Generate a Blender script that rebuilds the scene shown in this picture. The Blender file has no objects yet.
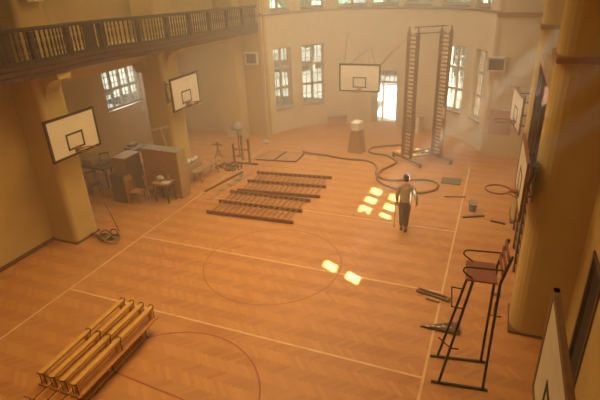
import bpy, bmesh, math, random
from mathutils import Vector, Matrix
random.seed(4)
SC = bpy.context.scene
COL = SC.collection
PI = math.pi
R = math.radians

# ------------------------------------------------------------------ camera
F_PX, PITCH, YAW, ROLL, CAM_H = 477.77, R(24.9956), R(23.0219), R(-2.5095), 7.02
fwd = Vector((-math.sin(YAW)*math.cos(PITCH), math.cos(YAW)*math.cos(PITCH), -math.sin(PITCH)))
rt0 = Vector((math.cos(YAW), math.sin(YAW), 0))
up0 = rt0.cross(fwd)
rt = math.cos(ROLL)*rt0 + math.sin(ROLL)*up0
up = -math.sin(ROLL)*rt0 + math.cos(ROLL)*up0
cam = bpy.data.cameras.new('camera')
cam.sensor_width = 36.0
cam.lens = F_PX/600*36.0
cam.clip_start, cam.clip_end = 0.05, 300
camo = bpy.data.objects.new('camera', cam)
COL.objects.link(camo)
m = Matrix((rt, up, -fwd)).transposed().to_4x4()
m.translation = Vector((0, 0, CAM_H))
camo.matrix_world = m
SC.camera = camo

# ------------------------------------------------------------------ light
SC.view_settings.view_transform = 'Standard'
SC.view_settings.look = 'None'
SC.view_settings.exposure = -0.07
SC.view_settings.gamma = 1.0
SC.view_settings.use_curve_mapping = False
SC.cycles.max_bounces = 8
SC.cycles.diffuse_bounces = 4
SC.cycles.transparent_max_bounces = 12
SC.cycles.volume_bounces = 1

W = bpy.data.worlds.new('sky')
SC.world = W
W.use_nodes = True
W.node_tree.nodes['Background'].inputs[0].default_value = (0.90, 1.0, 0.98, 1)
W.node_tree.nodes['Background'].inputs[1].default_value = 1.25

SUN_DIR = Vector((-5.05, 2.4, -6.0)).normalized()      # from high on the right, slightly from behind
sun = bpy.data.lights.new('sun', 'SUN')
sun.energy = 80.0
sun.color = (1.0, 0.96, 0.88)
sun.angle = R(0.7)
suno = bpy.data.objects.new('sun', sun)
COL.objects.link(suno)
suno.rotation_euler = SUN_DIR.to_track_quat('-Z', 'Y').to_euler()
suno.location = (20, 0, 30)

def area(name, loc, target, sx, sy, power, color, portal=False, spread=180):
    l = bpy.data.lights.new(name, 'AREA')
    l.spread = R(spread)
    l.shape = 'RECTANGLE'
    l.size, l.size_y, l.energy, l.color = sx, sy, power, color
    if portal:
        l.cycles.is_portal = True
    o = bpy.data.objects.new(name, l)
    COL.objects.link(o)
    o.location = loc
    o.rotation_euler = (Vector(target)-Vector(loc)).to_track_quat('-Z', 'Z').to_euler()
    return o

WARM = (1.0, 0.70, 0.31)
# added fills on both sides and under the ceiling
area('gallery_fill', (-11.9, 13.0, 8.6), (-5, 13.0, 0), 12.0, 1.6, 330, (1.0, 0.84, 0.58))
area('side_fill', (1.7, 15.0, 8.4), (-6, 15.0, 1), 10.0, 1.6, 200, (1.0, 0.86, 0.62))
area('aisle_window_daylight', (-15.3, 16.9, 2.9), (-10, 16.5, 1.5), 2.2, 1.6, 80, (1.0, 0.95, 0.86))
area('ceiling_fill', (-5.2, 3.0, 9.6), (-5.2, 3.2, 0), 6.0, 3.0, 165, WARM, spread=130)
area('ceiling_fill', (-5.2, 10.0, 9.6), (-5.2, 10.2, 0), 5.0, 4.0, 430, WARM, spread=130)
area('ceiling_fill', (-5.2, 17.5, 9.6), (-5.2, 17.7, 0), 6.0, 4.0, 560, (1.0, 0.86, 0.66), spread=130)

# ------------------------------------------------------------------ materials
def newmat(name):
    mt = bpy.data.materials.new(name)
    mt.use_nodes = True
    nt = mt.node_tree
    return mt, nt, nt.nodes['Principled BSDF']

def mat(name, c, rough=0.7, var=0.12, scale=6.0, metal=0.0, c2=None, bump=0.0):
    mt, nt, b = newmat(name)
    tc = nt.nodes.new('ShaderNodeTexCoord')
    nz = nt.nodes.new('ShaderNodeTexNoise')
    nz.inputs['Scale'].default_value = scale
    nz.inputs['Detail'].default_value = 5
    nt.links.new(tc.outputs['Object'], nz.inputs['Vector'])
    rp = nt.nodes.new('ShaderNodeValToRGB')
    rp.color_ramp.elements[0].position = 0.3
    rp.color_ramp.elements[1].position = 0.7
    lo = c2 if c2 else tuple(x*(1-var) for x in c)
    hi = c if c2 else tuple(min(1, x*(1+var)) for x in c)
    rp.color_ramp.elements[0].color = (*lo, 1)
    rp.color_ramp.elements[1].color = (*hi, 1)
    nt.links.new(nz.outputs['Fac'], rp.inputs['Fac'])
    nt.links.new(rp.outputs['Color'], b.inputs['Base Color'])
    b.inputs['Roughness'].default_value = rough
    b.inputs['Metallic'].default_value = metal
    if bump:
        bp = nt.nodes.new('ShaderNodeBump')
        bp.inputs['Strength'].default_value = bump
        nt.links.new(nz.outputs['Fac'], bp.inputs['Height'])
        nt.links.new(bp.outputs['Normal'], b.inputs['Normal'])
    return mt

def parquet():
    mt, nt, b = newmat('herringbone_parquet')
    L = nt.links.new
    def mth(op, a, bb=None):
        n = nt.nodes.new('ShaderNodeMath'); n.operation = op
        for k, v in enumerate((a, bb)):
            if v is None: continue
            if isinstance(v, (int, float)): n.inputs[k].default_value = v
            else: L(v, n.inputs[k])
        return n.outputs[0]
    tc = nt.nodes.new('ShaderNodeTexCoord')
    mp = nt.nodes.new('ShaderNodeMapping')
    mp.inputs['Rotation'].default_value = (0, 0, R(45))
    L(tc.outputs['Object'], mp.inputs['Vector'])
    sp = nt.nodes.new('ShaderNodeSeparateXYZ')
    L(mp.outputs[0], sp.inputs[0])
    w, n = 0.08, 5
    x = mth('DIVIDE', sp.outputs[0], w); y = mth('DIVIDE', sp.outputs[1], w)
    i = mth('FLOOR', x); j = mth('FLOOR', y)
    k = mth('FLOORED_MODULO', mth('SUBTRACT', i, j), 2*n)
    hor = mth('LESS_THAN', k, n-0.5)
    # identity of the block the point lies in
    idx = mth('SUBTRACT', i, mth('MULTIPLY', hor, k))
    vert = mth('SUBTRACT', 1.0, hor)
    idy = mth('ADD', j, mth('MULTIPLY', vert, mth('SUBTRACT', k, 2*n)))
    cb = nt.nodes.new('ShaderNodeCombineXYZ')
    L(idx, cb.inputs[0]); L(idy, cb.inputs[1]); L(hor, cb.inputs[2])
    wn = nt.nodes.new('ShaderNodeTexWhiteNoise'); wn.noise_dimensions = '3D'
    L(cb.outputs[0], wn.inputs['Vector'])
    rp = nt.nodes.new('ShaderNodeValToRGB')
    rp.color_ramp.elements[0].color = (0.42, 0.158, 0.036, 1)
    rp.color_ramp.elements[1].color = (0.60, 0.265, 0.068, 1)
    mx0 = mth('ADD', mth('MULTIPLY', wn.outputs['Value'], 0.55), mth('MULTIPLY', hor, 0.40))
    L(mx0, rp.inputs['Fac'])
    # settled dust
    nz = nt.nodes.new('ShaderNodeTexNoise')
    nz.inputs['Scale'].default_value = 0.45; nz.inputs['Detail'].default_value = 7
    L(tc.outputs['Object'], nz.inputs['Vector'])
    r2 = nt.nodes.new('ShaderNodeValToRGB')
    r2.color_ramp.elements[0].position = 0.35; r2.color_ramp.elements[1].position = 0.75
    r2.color_ramp.elements[0].color = (0, 0, 0, 1); r2.color_ramp.elements[1].color = (0.55, 0.55, 0.55, 1)
    L(nz.outputs['Fac'], r2.inputs['Fac'])
    mx = nt.nodes.new('ShaderNodeMix'); mx.data_type = 'RGBA'
    L(r2.outputs['Color'], mx.inputs['Factor'])
    L(rp.outputs['Color'], mx.inputs['A'])
    mx.inputs['B'].default_value = (0.62, 0.300, 0.100, 1)
    L(mx.outputs['Result'], b.inputs['Base Color'])
    b.inputs['Roughness'].default_value = 0.55
    return mt

def glass():
    mt, nt, b = newmat('window_glass')
    nt.nodes.remove(b)
    t = nt.nodes.new('ShaderNodeBsdfTransparent'); t.inputs[0].default_value = (0.93, 0.97, 0.95, 1)
    g = nt.nodes.new('ShaderNodeBsdfGlossy'); g.inputs['Roughness'].default_value = 0.05
    mx = nt.nodes.new('ShaderNodeMixShader'); mx.inputs[0].default_value = 0.06
    nt.links.new(t.outputs[0], mx.inputs[1]); nt.links.new(g.outputs[0], mx.inputs[2])
    nt.links.new(mx.outputs[0], nt.nodes['Material Output'].inputs['Surface'])
    return mt

M = dict(
    floor=parquet(),
    plaster=mat('ochre_plaster', (0.57, 0.405, 0.135), 0.85, 0.06, 1.6, bump=0.05),
    plaster_pale=mat('pale_plaster', (0.68, 0.56, 0.37), 0.85, 0.06, 1.2, bump=0.05),
    ceiling=mat('ceiling_plaster', (0.62, 0.52, 0.36), 0.9, 0.04, 2),
    band=mat('brown_moulding', (0.38, 0.20, 0.09), 0.7, 0.1, 8),
    sill=mat('window_sill_grey', (0.36, 0.29, 0.20), 0.7, 0.1, 8),
    base=mat('baseboard_brown', (0.17, 0.07, 0.02), 0.95, 0.15, 8),
    darkwood=mat('dark_balcony_wood', (0.045, 0.0155, 0.004), 0.75, 0.35, 14),
    darkwood2=mat('dark_wood_moulding', (0.075, 0.026, 0.007), 0.75, 0.3, 10),
    window=mat('window_paint', (0.50, 0.43, 0.34), 0.6, 0.06, 8),
    glass=glass(),
    white=mat('backboard_white', (0.74, 0.67, 0.50), 0.6, 0.05, 4),
    blackline=mat('dark_line_paint', (0.035, 0.022, 0.014), 0.6, 0.1, 6),
    rim=mat('rim_orange', (0.30, 0.10, 0.045), 0.5, 0.1, 6),
    steel=mat('dull_steel', (0.20, 0.15, 0.10), 0.5, 0.2, 9, 0.5),
    darksteel=mat('dark_steel', (0.030, 0.018, 0.012), 0.45, 0.2, 9, 0.3),
    rust=mat('brown_scaffold_steel', (0.24, 0.14, 0.075), 0.6, 0.3, 9, 0.2),
    benchwood=mat('yellow_bench_wood', (0.66, 0.36, 0.065), 0.45, 0.12, 7),
    benchtop=mat('orange_bench_seat', (0.52, 0.21, 0.045), 0.5, 0.15, 7),
    barwood=mat('wall_bar_brown_wood', (0.21, 0.075, 0.022), 0.5, 0.25, 9),
    rung=mat('wall_bar_rung_wood', (0.30, 0.12, 0.04), 0.5, 0.2, 9),
    seatwood=mat('red_brown_seat_wood', (0.27, 0.085, 0.035), 0.5, 0.2, 8),
    plywood=mat('orange_plywood', (0.37, 0.175, 0.045), 0.55, 0.12, 5),
    plypale=mat('pale_plywood', (0.43, 0.275, 0.125), 0.6, 0.12, 5),
    darkboard=mat('dark_brown_board', (0.11, 0.06, 0.03), 0.6, 0.2, 6),
    greytop=mat('dusty_grey_top', (0.30, 0.25, 0.19), 0.8, 0.1, 6),
    hose=mat('dusty_hose_rubber', (0.24, 0.125, 0.055), 0.7, 0.2, 7),
    mat=mat('grey_green_mat', (0.16, 0.13, 0.07), 0.8, 0.15, 9),
    floormat=mat('tan_gym_mat', (0.47, 0.235, 0.10), 0.8, 0.08, 4),
    matedge=mat('mat_dark_edge', (0.12, 0.055, 0.025), 0.8, 0.1, 6),
    line=mat('white_court_line', (0.72, 0.46, 0.22), 0.6, 0.14, 3),
    faintline=mat('worn_dark_court_line', (0.36, 0.125, 0.032), 0.6, 0.2, 2.0),
    redline=mat('red_court_line', (0.38, 0.085, 0.025), 0.6, 0.12, 3),
    bluecap=mat('blue_grey_cloth', (0.045, 0.055, 0.10), 0.8, 0.15, 20),
    trousers=mat('brown_trouser_cloth', (0.12, 0.058, 0.026), 0.85, 0.2, 12),
    skin=mat('skin', (0.46, 0.22, 0.12), 0.6, 0.06, 12),
    hair=mat('dark_hair', (0.04, 0.025, 0.015), 0.7, 0.2, 40),
    shoe=mat('dark_shoe_leather', (0.05, 0.03, 0.02), 0.6, 0.2, 12),
    cloth=mat('white_cloth', (0.68, 0.62, 0.52), 0.85, 0.08, 7),
    rubble=mat('dusty_dark_rubble', (0.17, 0.085, 0.04), 0.9, 0.35, 12),
    cable=mat('dark_cable', (0.07, 0.04, 0.022), 0.7, 0.2, 9),
    void=mat('unlit_depth_black', (0.035, 0.022, 0.012), 0.9, 0.2, 4),  # near-black colour for the unlit depth behind openings
    tin=mat('grey_tin', (0.30, 0.26, 0.21), 0.5, 0.15, 9, 0.5),
    concrete=mat('outdoor_paving', (0.085, 0.085, 0.075), 0.9, 0.1, 0.22, c2=(0.015, 0.02, 0.014)),
    leaf=mat('leaf_green', (0.15, 0.28, 0.20), 0.8, 0.3, 2.2, c2=(0.04, 0.11, 0.08)),
    trunk=mat('tree_bark', (0.16, 0.11, 0.07), 0.9, 0.2, 6),
    render=mat('doorway_glare_white', (0.85, 0.83, 0.78), 0.9, 0.05, 2),  # near-white colour that gives the open doorway its glare
)
def shirt_mat():
    mt, nt, b = newmat('checked_shirt_cloth')
    tc = nt.nodes.new('ShaderNodeTexCoord')
    wv = nt.nodes.new('ShaderNodeTexWave'); wv.inputs['Scale'].default_value = 7; wv.bands_direction = 'X'
    nt.links.new(tc.outputs['Object'], wv.inputs['Vector'])
    rp = nt.nodes.new('ShaderNodeValToRGB')
    rp.color_ramp.elements[0].color = (0.34, 0.28, 0.19, 1)
    rp.color_ramp.elements[1].color = (0.58, 0.52, 0.41, 1)
    nt.links.new(wv.outputs['Fac'], rp.inputs['Fac'])
    nt.links.new(rp.outputs['Color'], b.inputs['Base Color'])
    b.inputs['Roughness'].default_value = 0.9
    return mt
M['shirt'] = shirt_mat()

# ------------------------------------------------------------------ mesh helpers
class MB:
    """collects shapes and links them as one mesh object"""
    def __init__(s): s.bm = bmesh.new()
    def box(s, c, d, rz=0.0, bevel=0.0, mtx=None):
        T = Matrix.Translation(Vector(c)) @ Matrix.Rotation(rz, 4, 'Z') if mtx is None else mtx @ Matrix.Translation(Vector(c))
        g = bmesh.ops.create_cube(s.bm, size=1.0, matrix=T @ Matrix.Diagonal((d[0], d[1], d[2], 1)))
        if bevel:
            es = list({e for v in g['verts'] for e in v.link_edges})
            bmesh.ops.bevel(s.bm, geom=es, offset=bevel, segments=2, affect='EDGES', profile=0.5)
        return s
    def bb(s, x0, x1, y0, y1, z0, z1, bevel=0.0):
        return s.box(((x0+x1)/2, (y0+y1)/2, (z0+z1)/2), (x1-x0, y1-y0, z1-z0), 0, bevel)
    def beam(s, a, b, w, h, upv=(0, 0, 1), bevel=0.0):
        a, b = Vector(a), Vector(b); d = b-a; L = d.length; z = d.normalized()
        u = Vector(upv)
        if abs(z.dot(u)) > 0.99: u = Vector((1, 0, 0))
        x = z.cross(u).normalized(); y = z.cross(x)
        T = Matrix((x, y, z)).transposed().to_4x4(); T.translation = (a+b)/2
        g = bmesh.ops.create_cube(s.bm, size=1.0, matrix=T @ Matrix.Diagonal((w, h, L, 1)))
        if bevel:
            es = list({e for v in g['verts'] for e in v.link_edges})
            bmesh.ops.bevel(s.bm, geom=es, offset=bevel, segments=2, affect='EDGES', profile=0.5)
        return s
    def tube(s, pts, r, seg=8, closed=False):
        pts = [Vector(p) for p in pts]; n = len(pts)
        rr = r if isinstance(r, (list, tuple)) else [r]*n
        rings = []; prev = None
        for i, p in enumerate(pts):
            if closed: t = (pts[(i+1) % n]-pts[i-1]).normalized()
            else: t = (pts[min(i+1, n-1)]-pts[max(i-1, 0)]).normalized()
            if prev is None:
                u = Vector((0, 0, 1)) if abs(t.z) < 0.9 else Vector((1, 0, 0))
                a = t.cross(u).normalized()
            else:
                a = (prev-t*prev.dot(t)).normalized()
            prev = a; b = t.cross(a)
            rings.append([s.bm.verts.new(p+(a*math.cos(q*2*PI/seg)+b*math.sin(q*2*PI/seg))*rr[i]) for q in range(seg)])
        for i in range(n if closed else n-1):
            A, B = rings[i], rings[(i+1) % n]
            off = 0
            if closed and i == n-1:
                off = min(range(seg), key=lambda o: sum((A[q].co-B[(q+o) % seg].co).length for q in range(seg)))
            for q in range(seg):
                s.bm.faces.new((A[q], A[(q+1) % seg], B[(q+1+off) % seg], B[(q+off) % seg]))
        if not closed:
            s.bm.faces.new(rings[0][::-1]); s.bm.faces.new(rings[-1])
        return s
    def lathe(s, prof, c=(0, 0, 0), seg=12):
        c = Vector(c); rings = []
        for r, z in prof:
            rings.append([s.bm.verts.new(c+Vector((r*math.cos(q*2*PI/seg), r*math.sin(q*2*PI/seg), z))) for q in range(seg)])
        for i in range(len(rings)-1):
            for q in range(seg):
                s.bm.faces.new((rings[i][q], rings[i][(q+1) % seg], rings[i+1][(q+1) % seg], rings[i+1][q]))
        s.bm.faces.new(rings[0][::-1]); s.bm.faces.new(rings[-1])
        return s
    def prism(s, poly, z0, z1):
        a = [s.bm.verts.new((x, y, z0)) for x, y in poly]; b = [s.bm.verts.new((x, y, z1)) for x, y in poly]
        n = len(poly)
        s.bm.faces.new(a[::-1]); s.bm.faces.new(b)
        for i in range(n): s.bm.faces.new((a[i], a[(i+1) % n], b[(i+1) % n], b[i]))
        return s
    def hull(s, bottom, top):
        a = [s.bm.verts.new(p) for p in bottom]; b = [s.bm.verts.new(p) for p in top]; n = len(a)
        s.bm.faces.new(a[::-1]); s.bm.faces.new(b)
        for i in range(n): s.bm.faces.new((a[i], a[(i+1) % n], b[(i+1) % n], b[i]))
        return s
    def blob(s, c, d, sub=2, jit=0.0):
        g = bmesh.ops.create_icosphere(s.bm, subdivisions=sub, radius=1.0)
        for v in g['verts']:
            k = 1+random.uniform(-jit, jit)
            v.co = Vector((v.co.x*d[0]*k, v.co.y*d[1]*k, v.co.z*d[2]*k))+Vector(c)
        return s
    def build(s, name, material, parent=None, smooth=False, loc=None, rz=0.0):
        bmesh.ops.recalc_face_normals(s.bm, faces=s.bm.faces)
        me = bpy.data.meshes.new(name); s.bm.to_mesh(me); s.bm.free()
        me.materials.append(material)
        if smooth:
            for p in me.polygons: p.use_smooth = True
        o = bpy.data.objects.new(name, me); COL.objects.link(o)
        if parent: o.parent = parent
        if loc is not None: o.location = loc; o.rotation_euler = (0, 0, rz)
        return o

def tag(o, label, cat, group=None, kind=None):
    o['label'] = label; o['category'] = cat
    if group: o['group'] = group
    if kind: o['kind'] = kind
    return o
def thing(name, label, cat, loc=(0, 0, 0), rz=0.0, group=None):
    o = bpy.data.objects.new(name, None); COL.objects.link(o)
    o.empty_display_size = 0.1
    o.location = loc; o.rotation_euler = (0, 0, rz)
    return tag(o, label, cat, group)
def struct(o): o['kind'] = 'structure'; return o
def dup(root, loc, rz, label, group=None):
    r = root.copy(); COL.objects.link(r); r.location = loc; r.rotation_euler = (0, 0, rz)
    r['label'] = label
    if group: r['group'] = group
    for ch in [c for c in bpy.data.objects if c.parent == root]:
        c = ch.copy(); COL.objects.link(c); c.parent = r
        for g in [q for q in bpy.data.objects if q.parent == ch]:
            d = g.copy(); COL.objects.link(d); d.parent = c
    return r
def smooth_path(pts, n=6):
    P = [Vector(p) for p in pts]; out = []
    for i in range(len(P)-1):
        p0, p1, p2, p3 = P[max(i-1, 0)], P[i], P[i+1], P[min(i+2, len(P)-1)]
        for k in range(n):
            t = k/n
            out.append(0.5*((2*p1)+(p2-p0)*t+(2*p0-5*p1+4*p2-p3)*t*t+(3*p1-p0-3*p2+p3)*t**3))
    out.append(P[-1]); return out

def holed(us, zs, holes, f, name, material):
    """a wall over (u, z) with rectangular holes and real thickness; f(u, z, side) gives the point"""
    us = sorted(set(us) | {h[0] for h in holes} | {h[1] for h in holes})
    zs = sorted(set(zs) | {h[2] for h in holes} | {h[3] for h in holes})
    bm = bmesh.new(); vc = {}
    def V(i, k, sd):
        key = (i, k, sd)
        if key not in vc: vc[key] = bm.verts.new(f(us[i], zs[k], sd))
        return vc[key]
    def solid(i, k):
        if i < 0 or k < 0 or i >= len(us)-1 or k >= len(zs)-1: return False
        u, z = (us[i]+us[i+1])/2, (zs[k]+zs[k+1])/2
        return not any(h[0] < u < h[1] and h[2] < z < h[3] for h in holes)
    for i in range(len(us)-1):
        for k in range(len(zs)-1):
            if not solid(i, k): continue
            for sd in (0, 1): bm.faces.new((V(i, k, sd), V(i+1, k, sd), V(i+1, k+1, sd), V(i, k+1, sd)))
            for (di, dk, e) in ((-1, 0, ((i, k), (i, k+1))), (1, 0, ((i+1, k), (i+1, k+1))), (0, -1, ((i, k), (i+1, k))), (0, 1, ((i, k+1), (i+1, k+1)))):
                if not solid(i+di, k+dk):
                    (a, b), (c, d) = e
                    bm.faces.new((V(a, b, 0), V(c, d, 0), V(c, d, 1), V(a, b, 1)))
    bmesh.ops.recalc_face_normals(bm, faces=bm.faces)
    me = bpy.data.meshes.new(name); bm.to_mesh(me); bm.free(); me.materials.append(material)
    o = bpy.data.objects.new(name, me); COL.objects.link(o)
    return struct(o)
def lin(a, b, step):
    n = max(1, int(math.ceil(abs(b-a)/step))); return [a+(b-a)*i/n for i in range(n+1)]

# ------------------------------------------------------------------ the shell
XL, XP, XR, XRP = -12.05, -11.13, 1.85, 0.86     # recessed left wall, left pillar front, right wall, right pillar front
XO = -15.5                                       # outer wall of the aisle
YE = 20.3                                        # end wall beside the apse
ZC = 10.0
ACX, ACY, AR = -5.2, 18.77, 5.13                 # apse circle
floor = struct(MB().bb(-16.0, 2.3, -3.3, 24.3, -0.2, 0.0).build('floor', M['floor']))
struct(MB().bb(-16.0, 2.3, -3.3, 24.6, ZC, ZC+0.2).build('ceiling', M['ceiling']))
struct(MB().bb(-70, 60, 24.35, 90, -0.12, -0.05).build('ground', M['concrete']))
struct(MB().bb(-16, 2.3, -3.5, -3.2, 0, ZC).build('wall_near', M['plaster']))

# apse wall, curved, with its two rows of windows and a door
def apse(u, z, sd):
    r = AR+0.42*sd; a = R(u)
    return Vector((ACX+r*math.sin(a), ACY+r*math.cos(a), z))
LOW = [(-66.0, -54.6), (-48.0, -35.0), (34.2, 47.2), (54.4, 65.2)]
TOP = [(-66.2, -54.5), (-47.9, -34.6), (-26.9, -11.6), (-9.2, 5.2), (8.0, 23.6), (29.2, 47.1), (51.0, 63.2)]
DOOR = (-8.2, 6.2)
ZL0, ZL1, ZT0, ZT1 = 1.2, 4.05, 5.72, 8.1
holes = [(a, b, ZL0, ZL1) for a, b in LOW]+[(a, b, ZT0, ZT1) for a, b in TOP]+[(DOOR[0], DOOR[1], -0.02, 2.68)]
holed(lin(-73.2, 73.2, 3.0), [-0.02, ZC], holes, apse, 'wall_far', M['plaster_pale'])

# moulding under the upper windows
bmb = MB()
bmb.tube([apse(u, 5.56, -0.06) for u in lin(-73, 73, 3)], 0.055, 6)
struct(bmb.build('trim_1', M['sill'], smooth=True))

# end walls left and right of the apse
struct(MB().bb(-12.3, -10.02, YE, YE+0.35, 0, ZC).build('wall_back_left', M['plaster']))
struct(MB().bb(-15.9, -12.3, YE, YE+0.35, 0, 5.0).build('wall_aisle_end', M['plaster']))
struct(MB().bb(-0.36, 2.3, YE, YE+0.35, 0, ZC).build('wall_back_right', M['plaster_pale']))
struct(MB().bb(-0.36, XR, YE-0.05, YE, 5.38, 5.54).build('trim_2', M['band']))
struct(MB().bb(-10.75, -10.02, YE-0.05, YE, 5.50, 5.64).build('trim_3', M['band']))

# left: solid recessed wall, pillars, lintels over the openings, aisle behind
struct(MB().bb(XL-0.45, XL, -3.3, 9.0, 0, 5.0).build('wall_left', M['plaster']))
aw = (15.75, 18.05, 2.05, 3.72)
holed([-3.3, YE+0.3], [0, 5.0], [aw], lambda u, z, sd: Vector((XO-0.35*sd, u, z)), 'wall_aisle', M['plaster'])
def pillar(x0, x1, y0, y1, z0, z1, name, r=0.14, round_right=True, mt='plaster'):
    p = MB()
    pts = []
    # rounded corners on the side that faces the hall
    if round_right:
        pts = [(x0, y1), (x0, y0)]
        for (cx, cy, a0) in ((x1-r, y0+r, -90), (x1-r, y1-r, 0)):
            for k in range(6): a = R(a0+90*k/5); pts.append((cx+r*math.cos(a), cy+r*math.sin(a)))
    else:
        pts = [(x1, y0), (x1, y1)]
        for (cx, cy, a0) in ((x0+r, y1-r, 90), (x0+r, y0+r, 180)):
            for k in range(6): a = R(a0+90*k/5); pts.append((cx+r*math.cos(a), cy+r*math.sin(a)))
    p.prism(pts, z0, z1)
    o = struct(p.build(name, M[mt]))
    return o
def pillar_base(x0, x1, y0, y1, name):
    struct(MB().bb(x0, x1, y0, y1, 0, 0.06, 0.01).build(name, M['base']))
PL = [(8.95, 9.85), (14.2, 15.25)]
for n, (a, b) in enumerate(PL):
    pillar(XL-0.02, XP, a, b, 0, ZC, 'pillar_left_%d' % (n+1))
    pillar_base(XL, XP+0.025, a-0.025, b+0.025, 'baseboard_left_pillar_%d' % (n+1))
pillar(XL-0.02, XP, 19.6, YE, 0, ZC, 'pillar_left_3')
struct(MB().bb(XL, XL+0.03, -3.2, 8.95, 0, 0.12).build('baseboard_left', M['base']))
for n, (a, b) in enumerate(((9.85, 14.2), (15.25, 19.6))):
    g = MB(); g.bb(XL-0.3, XL+0.3, a, b, 4.52, 5.0)
    # curved haunches where the lintel meets the pillars
    for (yy, sgn) in ((a, 1), (b, -1)):
        poly = [(0, 0), (0, -0.42)]+[(0.42-0.42*math.cos(R(t)), -0.42+0.42*math.sin(R(t))) for t in (15, 30, 45, 60, 75, 90)]
        A = [g.bm.verts.new((XL-0.3, yy+sgn*p, 4.52+q)) for p, q in poly]
        B = [g.bm.verts.new((XL+0.3, yy+sgn*p, 4.52+q)) for p, q in poly]
        g.bm.faces.new(A); g.bm.faces.new(B[::-1])
        for i in range(len(poly)): j = (i+1) % len(poly); g.bm.faces.new((A[i], A[j], B[j], B[i]))
    struct(g.build('lintel_left_%d' % (n+1), M['plaster']))
# brackets of the pillars under the gallery
for n, (a, b) in enumerate(PL):
    g = MB(); mid = (a+b)/2
    prof = [(0, 0), (0, -0.75)]+[(0.62*(1-math.cos(R(t))), -0.75+0.62*math.sin(R(t))) for t in (20, 40, 60, 80, 90)]+[(0.62, 0)]
    A = [g.bm.verts.new((XP+p, mid-0.22, 5.0+q)) for p, q in prof]; B = [g.bm.verts.new((XP+p, mid+0.22, 5.0+q)) for p, q in prof]
    g.bm.faces.new(A); g.bm.faces.new(B[::-1])
    for i in range(len(prof)): j = (i+1) % len(prof); g.bm.faces.new((A[i], A[j], B[j], B[i]))
    struct(g.build('corbel_left_%d' % (n+1), M['plaster']))

# gallery over the aisle: slab with a gently bowed front, wall behind
def gx(y):
    def sm(a, b, t): t = max(0, min(1, (t-a)/(b-a))); return t*t*(3-2*t)
    return -10.40-0.30*sm(9.0, 10.3, y)+0.34*sm(11.6, 13.0, y)
def gz(y): return 0.10-0.018*(y-7.5)      # gallery heights tilted down towards the apse to absorb camera calibration error
ys = lin(5.6, YE-0.02, 0.25)
def swept(name, prof, mt, parent=None):
    """profile (offset from the bowed front towards the hall, height) swept along the gallery front"""
    g = MB(); rows = [[g.bm.verts.new((gx(y)+o, y, z+gz(y))) for o, z in prof] for y in ys]; n = len(prof)
    for a, b in zip(rows, rows[1:]):
        for i in range(n): j = (i+1) % n; g.bm.faces.new((a[i], a[j], b[j], b[i]))
    g.bm.faces.new(rows[0][::-1]); g.bm.faces.new(rows[-1])
    return g.build(name, mt, parent)
g = MB()
rows = [[g.bm.verts.new(p) for p in ((XO, y, 4.98), (gx(y)-0.02, y, 4.98+max(0, gz(y))), (gx(y)-0.02, y, 5.3+gz(y)), (XO, y, 5.3))] for y in [-3.2]+ys]
for a, b in zip(rows, rows[1:]):
    for i in range(4): j = (i+1) % 4; g.bm.faces.new((a[i], a[j], b[j], b[i]))
g.bm.faces.new(rows[0]); g.bm.faces.new(rows[-1][::-1])
bal = struct(g.build('balcony', M['plaster']))
fas = swept('fascia', [(-0.04, 4.96), (0.02, 4.96), (0.02, 5.06), (0.06, 5.10), (0.06, 5.20), (0.10, 5.24), (0.10, 5.31), (-0.04, 5.31)], M['darkwood2'], bal)
struct(MB().bb(-12.6, -12.2, 9.85, YE, 5.3, ZC).build('wall_gallery', M['plaster']))
struct(MB().bb(XO-0.35, XO, -3.3, 9.9, 5.0, ZC).build('wall_gallery_outer', M['void']))  # coloured near-black to stand for the unlit depth of the gallery
rail = thing('balcony_railing', 'dark wooden balustrade running along the gallery above the left pillars', 'railing', (0, 0, 0))
swept('top_rail', [(-0.05, 6.04), (0.05, 6.04), (0.06, 6.09), (0.03, 6.13), (-0.03, 6.13), (-0.06, 6.09)], M['darkwood'], rail)
swept('bottom_rail', [(-0.035, 5.31), (0.035, 5.31), (0.035, 5.40), (-0.035, 5.40)], M['darkwood'], rail)
y = 6.0; newels = []
while y < YE-0.1:
    newels.append(y); y += 1.30
bal_bm = MB().lathe([(0.022, 0), (0.022, 0.08), (0.030, 0.11), (0.018, 0.15), (0.032, 0.28), (0.026, 0.38), (0.016, 0.46), (0.028, 0.50), (0.022, 0.54), (0.022, 0.65)], seg=8)
b0 = bal_bm.build('baluster', M['darkwood'], rail, True); cnt = 0
for y0 in newels:
    g = MB().bb(-0.06, 0.06, -0.06, 0.06, 0, 0.72); 
    for zz in (0.15, 0.3, 0.45, 0.6): g.blob((0.055, 0, zz), (0.03, 0.05, 0.05), 1)
    g.build('newel_post', M['darkwood'], rail, loc=(gx(y0), y0, 5.31+gz(y0)))
    for k in range(1, 9):
        yy = y0+k*1.30/9
        if yy > YE-0.1: break
        o = b0 if cnt == 0 else b0.copy()
        if cnt: COL.objects.link(o)
        o.location = (gx(yy), yy, 5.395+gz(yy)); cnt += 1
# solid carved panels between some posts
for yc, wd in ((7.65, 0.8), (10.75, 0.42)):
    g = MB()
    for k in range(7):
        t = -wd/2+wd*k/6
        g.beam((0, t, 0.02), (0, max(-wd/2, min(wd/2, -t)), 0.63), 0.03, 0.05, (1, 0, 0))
    g.bb(-0.012, 0.012, -wd/2, wd/2, 0.0, 0.65)
    g.build('carved_panel', M['darkwood'], rail, loc=(gx(yc), yc, 5.395+gz(yc)))

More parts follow.
